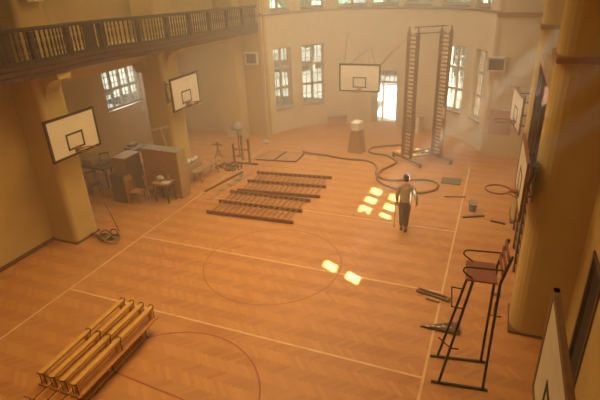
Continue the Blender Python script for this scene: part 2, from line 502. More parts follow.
# right: wall, pillars, high windows
SW = [(7.33, 7.84), (10.80, 13.02), (17.0, 18.0)]
SZ0, SZ1 = 5.35, 7.0
holed([-3.3, YE+0.3], [0, ZC], [(a, b, SZ0, SZ1) for a, b in SW]+[(7.30, 8.05, -0.02, 2.62)], lambda u, z, sd: Vector((XR+0.30*sd, u, z)), 'wall_right', M['plaster'])
PR = [(9.0, 9.95), (14.2, 15.15)]
for n, (a, b) in enumerate(PR):
    pillar(XRP, XR+0.05, a, b, 0, ZC, 'pillar_right_%d' % (n+1), 0.30, False)
    pillar_base(XRP-0.025, XR, a-0.025, b+0.025, 'baseboard_right_pillar_%d' % (n+1))
    struct(MB().bb(XRP-0.04, XR, a-0.04, b+0.04, 5.57, 5.68, 0.02).build('trim_%d' % (4+n), M['band']))
struct(MB().bb(XR-0.03, XR, 9.95, 14.2, 0, 0.12).build('baseboard_right', M['base']))

# ------------------------------------------------------------------ windows and doors
WN = [0]
def window(origin, right, w, h, cols, rows, grid=(2, 3), grid_rows=None, mt='window', depth=0.09, bar=0.055, portal=True):
    """origin: lower-left corner seen from the hall; right: unit vector along the wall"""
    WN[0] += 1
    right = Vector(right).normalized(); upv = Vector((0, 0, 1)); nrm = right.cross(upv)
    T = Matrix((right, -nrm, upv)).transposed().to_4x4(); T.translation = Vector(origin)   # y = outwards
    g = MB()
    def b(x0, x1, z0, z1, d=depth): g.box(((x0+x1)/2, 0, (z0+z1)/2), (x1-x0, d, z1-z0), mtx=T)
    fr = 0.075
    b(0, w, 0, fr); b(0, w, h-fr, h); b(0, fr, 0, h); b(w-fr, w, 0, h)
    for c in range(1, cols): x = w*c/cols; b(x-bar, x+bar, 0, h)
    for r_ in range(1, rows): z = h*r_/rows; b(0, w, z-bar, z+bar, depth+0.03)
    for c in range(cols):
        for r_ in range(rows):
            if grid_rows is not None and r_ not in grid_rows: gg = (2, 2)
            else: gg = grid
            for q in range(1, gg[0]): x = w*(c+q/gg[0])/cols; b(x-0.011, x+0.011, h*r_/rows, h*(r_+1)/rows, 0.03)
            for q in range(1, gg[1]): z = h*(r_+q/gg[1])/rows; b(w*c/cols, w*(c+1)/cols, z-0.011, z+0.011, 0.03)
    fo = struct(g.build('window_%d' % WN[0], M[mt]))
    p = MB().box((w/2, 0.012, h/2), (w-0.04, 0.008, h-0.04), mtx=T)
    p.build('pane', M['glass'], fo)
    if portal:
        c = T @ Vector((w/2, 0.15, h/2)); tgt = T @ Vector((w/2, -1, h/2))
        area('window_portal', c, tgt, w, h, 1, (1, 1, 1), True)
    return fo
def apse_window(a, b, z0, z1, cols, rows, grid, gr=None):
    P, Q = apse(a, z0, 0.55), apse(b, z0, 0.55)
    d = Q-P
    window(P, d, d.length, z1-z0, cols, rows, grid, gr)
    # sloping sill
    s = MB(); A, B = apse(a, 0, -0.10), apse(b, 0, -0.10); C, D = apse(b, 0, 0.5), apse(a, 0, 0.5)
    zz = [z0-0.05, z0-0.05, z0+0.0, z0+0.0]
    s.hull([Vector((p.x, p.y, z-0.04)) for p, z in zip((A, B, C, D), zz)], [Vector((p.x, p.y, z+0.03)) for p, z in zip((A, B, C, D), zz)])
    struct(s.build('window_sill_%d' % WN[0], M['sill']))
for a, b in LOW: apse_window(a, b, ZL0, ZL1, 2, 3, (2, 3), {2})
for a, b in TOP: apse_window(a, b, ZT0, ZT1, 2, 2, (2, 3))
window((XO-0.2, aw[0], aw[2]), (0, 1, 0), aw[1]-aw[0], aw[3]-aw[2], 4, 2, (2, 3))
struct(MB().bb(XO-0.2, XO+0.08, aw[0]-0.05, aw[1]+0.05, aw[2]-0.07, aw[2]).build('window_sill_aisle', M['sill']))
for a, b in SW: window((XR+0.16, b, SZ0), (0, -1, 0), b-a, SZ1-SZ0, 1 if b-a < 0.8 else 3, 2, (1, 1), bar=0.14, portal=False)

# the bright doorway in the apse with a half-opened leaf and a barred fanlight
P, Q = apse(DOOR[0], 0, 0.5), apse(DOOR[1], 0, 0.5)
dv = (Q-P); dw = dv.length; dr = dv.normalized(); dn = dr.cross(Vector((0, 0, 1)))
T = Matrix((dr, -dn, Vector((0, 0, 1)))).transposed().to_4x4(); T.translation = P
g = MB()
for x0, x1, z0, z1 in ((0, 0.07, 0, 2.68), (dw-0.07, dw, 0, 2.68), (0, dw, 2.62, 2.68), (0, dw, 2.04, 2.12)):
    g.box(((x0+x1)/2, 0, (z0+z1)/2), (x1-x0, 0.12, z1-z0), mtx=T)
for k in range(1, 6): g.box((dw*k/6, 0, 2.36), (0.025, 0.03, 0.55), mtx=T)
g.box((dw/2, 0, 2.37), (dw, 0.03, 0.025), mtx=T)
dr1 = struct(g.build('door_1', M['window']))
MB().box((dw/2, 0.02, 2.36), (dw-0.1, 0.008, 0.5), mtx=T).build('pane', M['glass'], dr1)
g = MB().box((0.20, 0.02, 1.02), (0.26, 0.05, 2.02), mtx=T)
g.box((0.55, 0.30, 1.02), (0.05, 0.55, 2.02), mtx=T)
lf = g.build('door_leaf', M['window'], dr1)
MB().tube([T @ Vector((0.51, 0.50, 1.0)), T @ Vector((0.45, 0.50, 1.0)), T @ Vector((0.45, 0.40, 1.0))], 0.012, 6).build('door_handle', M['steel'], lf)
area('door_portal', T @ Vector((dw/2, 0.9, 1.2)), T @ Vector((dw/2, -1, 1.2)), dw, 2.4, 1, (1, 1, 1), True)
struct(MB().bb(-7.6, -3.6, 24.36, 33, -0.06, -0.02).build('glare_paving', M['render']))  # white ground sheet added so the doorway shows as glaring daylight
# dark doorway in the right wall, its unlit inside coloured as a near-black sheet
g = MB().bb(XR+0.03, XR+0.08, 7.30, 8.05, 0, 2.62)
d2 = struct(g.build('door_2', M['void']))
g = MB()
for y0, y1, z0, z1 in ((7.22, 7.30, 0, 2.70), (8.05, 8.13, 0, 2.70), (7.22, 8.13, 2.62, 2.70)): g.bb(XR-0.03, XR+0.05, y0, y1, z0, z1)
g.build('door_frame', M['darkboard'], d2)

# outside, seen through the glass: trees and a pale house
def tree(x, y, h, r, label):
    t = thing('tree', label, 'tree', (x, y, -0.05), 0, 'trees outside the apse windows')
    MB().tube([(0, 0, 0), (0.05, 0, h*0.5), (0, 0.1, h*0.8)], [0.22, 0.16, 0.08], 8).build('trunk', M['trunk'], t)
    g = MB()
    for k in range(14):
        a = random.uniform(0, 2*PI); q = random.uniform(0, 1)**0.5*r*0.75
        g.blob((q*math.cos(a), q*math.sin(a), h*0.62+random.uniform(-0.30, 0.36)*h), (r*0.5, r*0.5, r*0.42), 2, 0.16)
    g.build('crown', M['leaf'], t)
tree(-19.5, 34, 7.0, 3.0, 'leafy green tree seen through the two left apse windows')
tree(-14.5, 38, 6.5, 2.8, 'leafy tree outside, behind the second apse window from the left')
tree(-9.5, 46, 8.0, 3.4, 'tree crown outside behind the left upper apse windows')
tree(-3.4, 38, 7.5, 3.4, 'tree crown outside behind the upper window over the doorway')
tree(3.6, 42, 7.5, 3.2, 'leafy tree outside, behind the pair of right apse windows')
tree(7.5, 34, 7.0, 3.0, 'tree outside, seen through the last narrow apse window on the right')
tree(-26, 24, 7.0, 3.0, 'tree outside behind the aisle window')

# ------------------------------------------------------------------ court marks (painted on the floor)
def floor_line(a, b, w, mt, name='court_line'):
    a, b = Vector((*a, 0)), Vector((*b, 0)); d = (b-a).normalized(); n = Vector((-d.y, d.x, 0))*w/2
    MB().prism([(p.x, p.y) for p in (a-n, b-n, b+n, a+n)], 0.0005, 0.003).build(name, mt, floor)
def floor_arc(c, r, w, a0, a1, mt, name='court_circle'):
    g = MB(); n = 64; pr = []
    for k in range(n+1):
        a = R(a0+(a1-a0)*k/n)
        pr.append([g.bm.verts.new((c[0]+q*math.cos(a), c[1]+q*math.sin(a), 0.003)) for q in (r-w/2, r+w/2)])
    for p, q in zip(pr, pr[1:]): g.bm.faces.new((p[0], p[1], q[1], q[0]))
    g.build(name, mt, floor)
XS0, XS1 = -9.55, -0.63
floor_line((XS0, 1.0), (XS0, 18.6), 0.05, M['line']); floor_line((XS1, 1.0), (XS1, 18.6), 0.05, M['line'])
for yy in (7.10, 9.97, 13.15): floor_line((XS0, yy), (XS1, yy), 0.05, M['line'])
floor_arc((-5.1, 9.9), 1.87, 0.03, 0, 360, M['faintline'])
floor_arc((-5.1, 4.95), 1.85, 0.036, 0, 180, M['redline'])
floor_line((-7.1, 5.25), (-3.2, 4.98), 0.04, M['redline'])

# ------------------------------------------------------------------ basketball backboards
def backboard(label, loc, rz, w=1.78, h=1.10, reach=0.60, arms='bracket', rim_off=0.18, border='blackline'):
    """local: front face looks to +x, board centred at z of loc"""
    t = thing('basketball_backboard', label, 'basketball backboard', loc, rz, 'basketball backboards')
    MB().bb(-0.03, 0, -w/2, w/2, -h/2, h/2).build('panel', M['white'], t)
    e = 0.055; g = MB()
    for y0, y1, z0, z1 in ((-w/2, w/2, h/2-e, h/2), (-w/2, w/2, -h/2, -h/2+e), (-w/2, -w/2+e, -h/2, h/2), (w/2-e, w/2, -h/2, h/2)):
        g.bb(-0.04, 0.008, y0-0.005, y1+0.005, z0-0.005, z1+0.005)
    g.build('border', M[border], t)
    g = MB(); tw, th, z0 = 0.59, 0.45, -h/2+0.17
    for a in ((-tw/2, tw/2, z0, z0+0.05), (-tw/2, tw/2, z0+th-0.05, z0+th), (-tw/2, -tw/2+0.05, z0, z0+th), (tw/2-0.05, tw/2, z0, z0+th)):
        g.bb(0.0, 0.006, *a)
    g.build('target_square', M['blackline'], t)
    zr = -h/2+rim_off
    g = MB(); g.tube([(0.15+0.225+0.225*math.cos(k*2*PI/24), 0.225*math.sin(k*2*PI/24), zr) for k in range(24)], 0.016, 6, True)
    g.bb(0.0, 0.16, -0.06, 0.06, zr-0.02, zr+0.015); g.bb(0.0, 0.015, -0.09, 0.09, zr-0.10, zr+0.05)
    g.beam((0.01, 0.06, zr-0.12), (0.17, 0.16, zr), 0.015, 0.015); g.beam((0.01, -0.06, zr-0.12), (0.17, -0.16, zr), 0.015, 0.015)
    g.build('rim', M['rim'], t)
    if arms == 'bracket':
        g = MB()
        for yy in (-0.35, 0.35):
            g.bb(-0.075, -0.03, yy-0.03, yy+0.03, -h/2+0.04, h/2-0.04)
            for zz in (-0.3, 0.3): g.tube([(-0.05, yy, zz), (-reach, yy, zz)], 0.022, 6)
            g.tube([(-0.05, yy, -0.3), (-reach, yy, 0.3)], 0.016, 6)
            g.bb(-reach-0.0, -reach+0.015, yy-0.05, yy+0.05, -0.4, 0.4)
        g.tube([(-0.05, -0.35, 0.3), (-0.05, 0.35, 0.3)], 0.02, 6)
        g.build('wall_bracket', M['steel'], t)
    return t
backboard('nearest basketball backboard on the left, on the front pillar under the gallery', (-10.5, 9.25, 3.40), 0, 1.70, 1.12, 0.60)
backboard('second basketball backboard on the left, on the pillar behind the plywood cabinets', (-10.5, 14.55, 3.42), 0, 1.70, 1.15, 0.60)
fb = backboard('basketball backboard facing the camera in front of the bright doorway', (-5.48, 19.9, 3.05), -PI/2, 1.78, 1.16, 0.6, None, 0.10)
g = MB()
for s_ in (-0.8, 0.8): g.bb(-0.08, -0.04, s_-0.03, s_+0.03, -0.5, 0.5)
g.bb(-0.08, -0.04, -0.85, 0.85, 0.30, 0.38); g.bb(-0.08, -0.04, -0.85, 0.85, -0.38, -0.30)
for s_ in (-0.7, 0.7):
    g.tube([(-0.06, s_, -0.34), (-3.83, s_*0.9, -0.3)], 0.022, 6)
    g.tube([(-0.06, s_, 0.34), (-3.83, s_*0.9, 0.65)], 0.018, 6)
g.tube([(-0.06, 0.7, 0.34), (-3.75, 1.25, 1.2)], 0.012, 5); g.tube([(-0.06, -0.7, 0.34), (-3.6, -1.6, 1.5)], 0.012, 5)
g.tube([(-0.06, 0.7, 0.4), (-3.83, -0.6, 1.0)], 0.012, 5)
g.build('support_strut', M['steel'], fb)
backboard('basketball backboard on the right side seen edge-on, middle one of the right wall', (0.62, 9.45, 3.42), PI+R(1.5), 1.80, 1.08, 0.23, border='seatwood')
backboard('farthest of the right-hand basketball backboards, edge-on near the end wall', (0.60, 15.7, 3.12), PI+R(8), 1.80, 1.08, 0.9, None, border='seatwood')
nb = backboard('large basketball backboard at the bottom right corner, nearest to the camera', (0.69, 3.20, 3.85), PI, 1.72, 1.16, 1.13, None, border='hose')
g = MB()
for zz in (-0.3, 0.3): g.tube([(-0.03, 0.72, zz), (-1.15, 0.72, zz)], 0.025, 6)
g.tube([(-0.05, 0.72, -0.3), (-0.05, 0.72, 0.3)], 0.025, 6)
g.build('wall_bracket', M['steel'], nb)
def boardframe(b, depth):
    g = MB()
    for yy in (-0.6, 0.6):
        g.bb(-0.10, -0.03, yy-0.04, yy+0.04, -0.55, 0.55)
        g.tube([(-0.06, yy, 0.35), (-depth, yy, 0.35)], 0.025, 6)
        g.tube([(-0.06, yy, -0.35), (-depth, yy, -0.35)], 0.025, 6)
    g.tube([(-0.07, -0.6, 0.35), (-0.07, 0.6, 0.35)], 0.025, 6)
    g.build('mounting_frame', M['darkboard'], b)
for o in [o for o in COL.objects if o.name.startswith('basketball_backboard') and abs(o.location.y-15.7) < 0.1]: boardframe(o, 1.1)

# ------------------------------------------------------------------ climbing frame of the right bay
t = thing('climbing_frame', 'tall dark climbing bars filling the bay between the right pillars', 'climbing frame', (0.98, 12.1, 0))
for yy in (-1.75, -0.6, 0.6, 1.75):
    MB().bb(-0.05, 0.09, yy-0.07, yy+0.07, 0, 4.85).build('upright', M['darkwood2'], t)
g = MB()
for k in range(9):
    z = 0.25+k*0.28; g.tube([(0, -1.78, z), (0, 1.78, z)], 0.02, 6)
g.build('rung', M['rung'], t)
MB().bb(-0.07, 0.09, -1.9, 1.9, 4.85, 5.0).build('head_beam', M['plypale'], t)

# ------------------------------------------------------------------ gym benches piled at the lower left
BL = 2.36
def make_bench(label, loc, rz, flip):
    """bench: seat plank, narrow balance beam under it, three steel feet; flip = lying upside down"""
    t = thing('gym_bench', label, 'bench', loc, rz, 'gym benches in the pile')
    H = 0.33
    def Z(z): return H-z if flip else z
    def bx(g, x0, x1, y0, y1, z0, z1, bv=0.006): g.bb(x0, x1, y0, y1, min(Z(z0), Z(z1)), max(Z(z0), Z(z1)), bv)
    g = MB(); bx(g, -0.115, 0.115, 0, BL, 0.295, 0.33); g.build('seat', M['benchtop'], t)
    g = MB(); bx(g, -0.05, 0.05, 0.02, BL-0.02, 0.022, 0.075); g.build('balance_beam', M['benchwood'], t)
    for yy in (0.10, BL/2, BL-0.10):
        g = MB(); bx(g, -0.035, 0.035, yy-0.03, yy+0.03, 0.075, 0.295, 0); g.build('strut', M['benchwood'], t)
    for yy in (0.05, BL/2+0.05, BL-0.06):
        g = MB(); dy = 0.05 if yy < 1 else -0.05
        g.tube(smooth_path([(-0.06, yy, Z(0.295)), (-0.06, yy, Z(0.09)), (-0.058, yy-dy*0.4, Z(0.03)), (-0.04, yy-dy, Z(0.004)), (0.04, yy-dy, Z(0.004)), (0.058, yy-dy*0.4, Z(0.03)), (0.06, yy, Z(0.09)), (0.06, yy, Z(0.295))], 3), 0.009, 6)
        g.build('foot', M['darksteel'], t)
    return t
bx_ = [-7.11, -6.85, -6.59, -6.33]
where = ['leftmost', 'second from the left', 'third from the left', 'rightmost']
for k, x in enumerate(bx_):
    make_bench('yellow gym bench in the lower layer of the pile, %s' % where[k], (x-0.06, 3.92, 0.012), 0.035, False)
for k, x in enumerate(bx_):
    make_bench('yellow gym bench upside down on top of the pile, %s' % where[k], (x, 4.20, 0.345), 0.035, True)

# ------------------------------------------------------------------ wall bars lying on the floor
def make_bars(label, a, b, c, d):
    """a-b nearest upright, c-d farthest upright"""
    o = Vector((a[0], a[1], 0))
    t = thing('wall_bars', label, 'wall bars', o, 0, 'wall bars laid on the floor')
    A, B, Cc, D = [Vector((*p, 0))-o for p in (a, b, c, d)]
    for f in (0, 0.5, 1):
        p, q = A.lerp(Cc, f), B.lerp(D, f)
        MB().beam((p.x, p.y, 0.07), (q.x, q.y, 0.06), 0.06, 0.115, bevel=0.008).build('upright', M['barwood'], t)
    n = 15
    for k in range(n):
        f = 0.06+0.88*k/(n-1)
        for (s0, s1) in ((0, 0.5), (0.5, 1)):
            p0, p1 = A.lerp(B, f), Cc.lerp(D, f)
            p, q = p0.lerp(p1, s0), p0.lerp(p1, s1)
            MB().tube([(p.x, p.y, 0.09), (q.x, q.y, 0.09)], 0.019, 6).build('rung', M['rung'], t)
    return t
make_bars('brown wall bars lying flat on the parquet, the nearer of the two sets', (-8.48, 11.97), (-5.42, 12.14), (-8.54, 13.68), (-5.48, 13.80))
make_bars('brown wall bars lying flat on the parquet, the farther set towards the apse', (-8.36, 13.86), (-5.27, 14.20), (-8.44, 15.62), (-5.43, 15.96))

# ------------------------------------------------------------------ umpire chair
t = thing('umpire_chair', 'tall dark steel umpire chair with a red-brown wooden seat on the right sideline', 'umpire chair', (0, 7.47, 0))
SZ = 2.30
feet = {(-1, -1): (-0.34, -0.40, 0), (1, -1): (0.43, -0.30, 0), (-1, 1): (-0.45, 0.28, 0), (1, 1): (0.36, 0.42, 0)}
tops = {(-1, -1): (0.02, -0.26, SZ), (1, -1): (0.44, -0.22, SZ), (-1, 1): (-0.02, 0.30, SZ), (1, 1): (0.38, 0.34, SZ)}
for k in feet:
    pts = [feet[k][:2]+(0.03,), tops[k]]
    if k[0] == 1:
        q = Vector(tops[k]); pts.append(q+Vector((0.12, 0, 0.55)))
    MB().tube(pts, 0.024, 8).build('leg', M['darksteel'], t, True)
for s_ in (-1, 1):
    a, b = Vector(feet[(-1, s_)]), Vector(feet[(1, s_)]); d = (b-a).normalized()*0.14
    MB().beam(a-d+Vector((0, 0, 0.02)), b+d*0.6+Vector((0, 0, 0.02)), 0.045, 0.04).build('base_rail', M['darksteel'], t)
MB().hull([(-0.10, -0.30, SZ), (0.40, -0.26, SZ), (0.34, 0.36, SZ), (-0.14, 0.32, SZ)], [(-0.10, -0.30, SZ+0.03), (0.40, -0.26, SZ+0.03), (0.34, 0.36, SZ+0.03), (-0.14, 0.32, SZ+0.03)]).build('seat', M['seatwood'], t)
g = MB()
for zz in (0.22, 0.36, 0.50): g.beam((0.40+0.12*zz/0.55, -0.24, SZ+zz), (0.35+0.12*zz/0.55, 0.34, SZ+zz), 0.022, 0.11)
g.build('backrest', M['seatwood'], t)
for s_ in (-1, 1):
    b = Vector(tops[(1, s_)])+Vector((0.06, 0, 0.27)); f = Vector(tops[(-1, s_)])
    pts = smooth_path([b, f+Vector((0.05, 0, 0.26)), f+Vector((-0.13, 0, 0.24)), f+Vector((-0.17, 0, 0.17)), f+Vector((-0.12, 0, 0.11)), f+Vector((-0.01, 0, 0.04))], 5)
    MB().tube(pts, 0.014, 6).build('armrest', M['darksteel'], t, True)
def onleg(k, z): return Vector(feet[k]).lerp(Vector(tops[k]), z/SZ)
for zz, out, nm in ((1.72, 0.20, 'foot_step'),):
    a, b = onleg((-1, -1), zz), onleg((-1, 1), zz); o_ = Vector((-out, 0, 0.0))
    g = MB().tube([a, a+o_, b+o_, b], 0.013, 6)
    g.build(nm, M['darksteel'], t)

a = onleg((-1, -1), 0.85)
MB().tube([a+Vector((-0.24, 0.22, 0)), a, a+Vector((0.14, 0.02, 0))], 0.013, 6).build('foot_step', M['darksteel'], t)

# ------------------------------------------------------------------ mobile scaffold
t = thing('mobile_scaffold', 'tall narrow scaffold of two ladder frames on castors beneath the apse windows', 'scaffold', (-2.55, 18.8, 0))
bd = Vector((1.23, -0.97, 0)).normalized(); pr = Vector((1.18, 0.70, 0))
for s_, off in ((0, Vector((-0.53, -0.28, 0))), (1, Vector((0.55, 0.42, 0)))):
    MB().beam(off-bd*0.85+Vector((0, 0, 0.17)), off+bd*0.85+Vector((0, 0, 0.17)), 0.08, 0.09).build('base_beam', M['rust'], t)
    for k in (-1, 1):
        c = off+bd*0.8*k
        w_ = MB(); T = Matrix.Translation(c+Vector((0, 0, 0.065))) @ Matrix.Rotation(PI/2, 4, 'X')
        g_ = bmesh.ops.create_cone(w_.bm, cap_ends=True, segments=14, radius1=0.062, radius2=0.062, depth=0.04, matrix=T)
        w_.beam(c+Vector((0.03, 0, 0.06)), c+Vector((0.03, 0, 0.15)), 0.02, 0.05)
        w_.build('castor', M['darksteel'], t)
    for k in (-1, 1):
        c = off+bd*0.24*k
        MB().beam(c+Vector((0, 0, 0.2)), c+Vector((0, 0, 5.05)), 0.13, 0.13).build('upright', M['rust'], t)
        MB().tube([c+Vector((0, 0, 5.0)), c+Vector((0, 0, 5.22))], 0.03, 6).build('top_pin', M['steel'], t)
    g = MB()
    for q in range(31):
        z = 0.36+q*0.152
        g.tube([off-bd*0.24+Vector((0, 0, z)), off+bd*0.24+Vector((0, 0, z))], 0.034, 6)
    g.build('rung', M['rust'], t)
for z in (4.98, 5.2): 
    MB().tube([Vector((-0.53, -0.28, z)), Vector((0.55, 0.42, z))], 0.022, 6).build('top_brace', M['steel'], t)
for a, b in (((-0.72, -0.13, 0.3), (0.36, 0.57, 0.3)), ((-0.34, -0.43, 0.3), (0.74, 0.27, 0.3)), ((-0.72, -0.13, 0.3), (0.74, 0.27, 0.62))):
    MB().tube([a, b], 0.03, 6).build('floor_brace', M['steel'], t)

# ------------------------------------------------------------------ worker (seen from behind)
def skin_mesh(name, verts, edges, radii, material, parent, sub=2):
    me = bpy.data.meshes.new(name); me.from_pydata([Vector(v) for v in verts], edges, []); me.update()
    o = bpy.data.objects.new(name, me); COL.objects.link(o)
    md = o.modifiers.new('skin', 'SKIN'); md.use_smooth_shade = True
    if not me.skin_vertices: 
        bm_ = bmesh.new(); bm_.from_mesh(me); bm_.verts.layers.skin.verify(); bm_.to_mesh(me); bm_.free()
    for i, r_ in enumerate(radii):
        me.skin_vertices[0].data[i].radius = r_ if isinstance(r_, tuple) else (r_, r_)
        me.skin_vertices[0].data[i].use_root = (i == 0)
    sd = o.modifiers.new('sub', 'SUBSURF'); sd.levels = sd.render_levels = sub
    dg = bpy.context.evaluated_depsgraph_get(); ev = o.evaluated_get(dg)
    m2 = bpy.data.meshes.new_from_object(ev)
    o.modifiers.clear(); o.data = m2
    m2.materials.clear(); m2.materials.append(material)
    for p in m2.polygons: p.use_smooth = True
    o.parent = parent
    return o
wk = thing('person', 'person in a blue-grey cap, light striped shirt and brown trousers walking away', 'person', (-2.10, 12.80, 0), R(6))
# local: faces +y; x to the right of the picture
J = dict(pelvis=(0, 0, 0.93), waist=(0, 0.0, 1.08), chest=(0.01, 0.02, 1.28), neck0=(0.0, 0.02, 1.45), neck1=(0.0, 0.035, 1.53),
         hl=(-0.095, 0, 0.90), kl=(-0.085, 0.06, 0.50), al=(-0.075, 0.00, 0.09), tl=(-0.085, 0.15, 0.035),
         hr=(0.095, 0, 0.90), kr=(0.070, 0.03, 0.49), ar=(0.055, -0.10, 0.10), tr=(0.07, 0.05, 0.035),
         sl=(-0.19, 0.02, 1.41), el=(-0.245, -0.02, 1.13), wl=(-0.225, 0.06, 0.89),
         sr=(0.19, 0.02, 1.41), er=(0.305, -0.04, 1.15), wr=(0.325, 0.06, 0.92))
rad = dict(pelvis=(0.15, 0.11), waist=(0.135, 0.105), chest=(0.155, 0.115), neck0=(0.08, 0.08), neck1=0.055, hl=0.092, kl=0.062, al=0.044, tl=0.038,
           hr=0.092, kr=0.062, ar=0.044, tr=0.038, sl=0.066, el=0.046, wl=0.031, sr=0.066, er=0.046, wr=0.031)
keys = list(J)
E_ = [('pelvis', 'waist'), ('waist', 'chest'), ('chest', 'neck0'), ('neck0', 'neck1'), ('pelvis', 'hl'), ('hl', 'kl'), ('kl', 'al'), ('al', 'tl'),
      ('pelvis', 'hr'), ('hr', 'kr'), ('kr', 'ar'), ('ar', 'tr'), ('neck0', 'sl'), ('sl', 'el'), ('el', 'wl'), ('neck0', 'sr'), ('sr', 'er'), ('er', 'wr')]
body = skin_mesh('body', [J[k] for k in keys], [(keys.index(a), keys.index(b)) for a, b in E_], [rad[k] for k in keys], M['skin'], wk)
# head joined into the body mesh
hb = MB(); hb.bm.from_mesh(body.data)
def headblob(c, d, sub=3):
    g_ = bmesh.ops.create_icosphere(hb.bm, subdivisions=sub, radius=1.0)
    for v in g_['verts']:
        z = v.co.z; k = 1.0-(0.22*max(0, -z)**1.5)
        v.co = Vector((v.co.x*d[0]*k, v.co.y*d[1]*k+(0.012 if z < 0 else 0), v.co.z*d[2]))+Vector(c)
HC = Vector((0.0, 0.05, 1.655))
headblob(HC, (0.078, 0.098, 0.118))
hb.blob(HC+Vector((0, 0.105, -0.015)), (0.014, 0.022, 0.026), 2)                      # nose
for s_ in (-1, 1):
    hb.blob(HC+Vector((s_*0.079, -0.005, -0.01)), (0.012, 0.022, 0.034), 2)            # ears
    hb.blob(HC+Vector((s_*0.032, 0.088, 0.012)), (0.014, 0.010, 0.009), 2)             # eyes
hb.blob(HC+Vector((0, 0.092, -0.055)), (0.026, 0.010, 0.008), 2)                       # mouth
# hands: palm, four fingers, thumb
def hand(wrist, side, d):
    w = Vector(wrist); d = Vector(d).normalized(); ax = Vector((side, 0, 0)); fr = Vector((0, 1, 0))
    p = w+d*0.055
    hb.tube([w-d*0.01, w+d*0.03, w+d*0.09], [0.026, 0.036, 0.034], 8)
    for q, ln in zip((-1.5, -0.5, 0.5, 1.5), (0.062, 0.078, 0.074, 0.055)):
        b = w+d*0.088+fr*(q*-0.017)
        hb.tube([b, b+d*ln*0.5-ax*0.006, b+d*ln*0.85-ax*0.024, b+d*ln-ax*0.036], [0.0095, 0.009, 0.008, 0.006], 6)
    b = w+d*0.03+fr*0.028
    hb.tube([b, b+d*0.03+fr*0.022-ax*0.01, b+d*0.062+fr*0.018-ax*0.022], [0.012, 0.0105, 0.008], 6)
hand(J['wl'], -1, (0.02, 0.10, -1)); hand(J['wr'], 1, (0.05, 0.10, -1))
bmesh.ops.recalc_face_normals(hb.bm, faces=hb.bm.faces)
hb.bm.to_mesh(body.data); hb.bm.free()
for p in body.data.polygons: p.use_smooth = True
def V_(k, dz=0): v = J[k]; return (v[0], v[1], v[2]+dz)
sv = [(0, 0, 0.86), J['waist'], J['chest'], (0, 0.02, 1.43), (0, 0.03, 1.48), J['sl'], J['el'], tuple(Vector(J['el']).lerp(Vector(J['wl']), 0.85)), J['sr'], J['er'], tuple(Vector(J['er']).lerp(Vector(J['wr']), 0.85))]
skin_mesh('shirt', sv, [(0, 1), (1, 2), (2, 3), (3, 4), (3, 5), (5, 6), (6, 7), (3, 8), (8, 9), (9, 10)],
          [(0.175, 0.13), (0.17, 0.13), (0.18, 0.135), (0.10, 0.10), (0.065, 0.065), 0.083, 0.062, 0.048, 0.083, 0.062, 0.048], M['shirt'], wk)
tv = [(0, 0, 1.02), (0, 0, 0.90), J['hl'], J['kl'], (-0.075, 0.0, 0.13), J['hr'], J['kr'], (0.055, -0.09, 0.14)]
tv[2] = (-0.09, 0, 0.82); tv[5] = (0.09, 0, 0.82)
skin_mesh('trousers', tv, [(0, 1), (1, 2), (2, 3), (3, 4), (1, 5), (5, 6), (6, 7)], [(0.16, 0.125), (0.165, 0.13), 0.108, 0.085, 0.072, 0.108, 0.085, 0.072], M['trousers'], wk)
for (a, tt) in (('al', 'tl'), ('ar', 'tr')):
    A_, B_ = Vector(J[a]), Vector(J[tt])
    g = MB(); 
    g.hull([(A_.x-0.042, A_.y-0.06, 0.0), (A_.x+0.042, A_.y-0.06, 0.0), (B_.x+0.045, B_.y+0.05, 0.0), (B_.x-0.045, B_.y+0.05, 0.0)],
           [(A_.x-0.04, A_.y-0.05, 0.12), (A_.x+0.04, A_.y-0.05, 0.12), (B_.x+0.035, B_.y+0.02, 0.06), (B_.x-0.035, B_.y+0.02, 0.06)])
    bmesh.ops.bevel(g.bm, geom=list(g.bm.edges), offset=0.018, segments=2, affect='EDGES')
    g.build('shoe', M['shoe'], wk, True)
g = MB(); g.blob(HC+Vector((0, -0.012, -0.012)), (0.083, 0.095, 0.085), 2); g.build('hair', M['hair'], wk, True)
g = MB(); gg = bmesh.ops.create_uvsphere(g.bm, u_segments=18, v_segments=10, radius=1.0)
for v in gg['verts']:
    v.co = Vector((v.co.x*0.094, v.co.y*0.112, max(-0.12, v.co.z)*0.098))+HC+Vector((0, -0.002, 0.042))
g.build('cap', M['bluecap'], wk, True)
g = MB(); g.hull([HC+Vector(p) for p in ((-0.075, 0.085, 0.035), (0.075, 0.085, 0.035), (0.055, 0.175, 0.022), (-0.055, 0.175, 0.022))],
                 [HC+Vector(p) for p in ((-0.075, 0.085, 0.043), (0.075, 0.085, 0.043), (0.055, 0.175, 0.030), (-0.055, 0.175, 0.030))]).build('cap_peak', M['bluecap'], wk)
t = thing('pole', 'thin dark pole held in the left hand of the person in the cap', 'pole', (-2.41, 12.90, 0))
MB().tube([(0, 0, 0.0), (0.03, -0.02, 1.0)], 0.011, 6).build('shaft', M['darkboard'], t)
MB().lathe([(0.018, 0), (0.018, 0.06), (0.012, 0.07)], seg=8).build('ferrule', M['darksteel'], t)

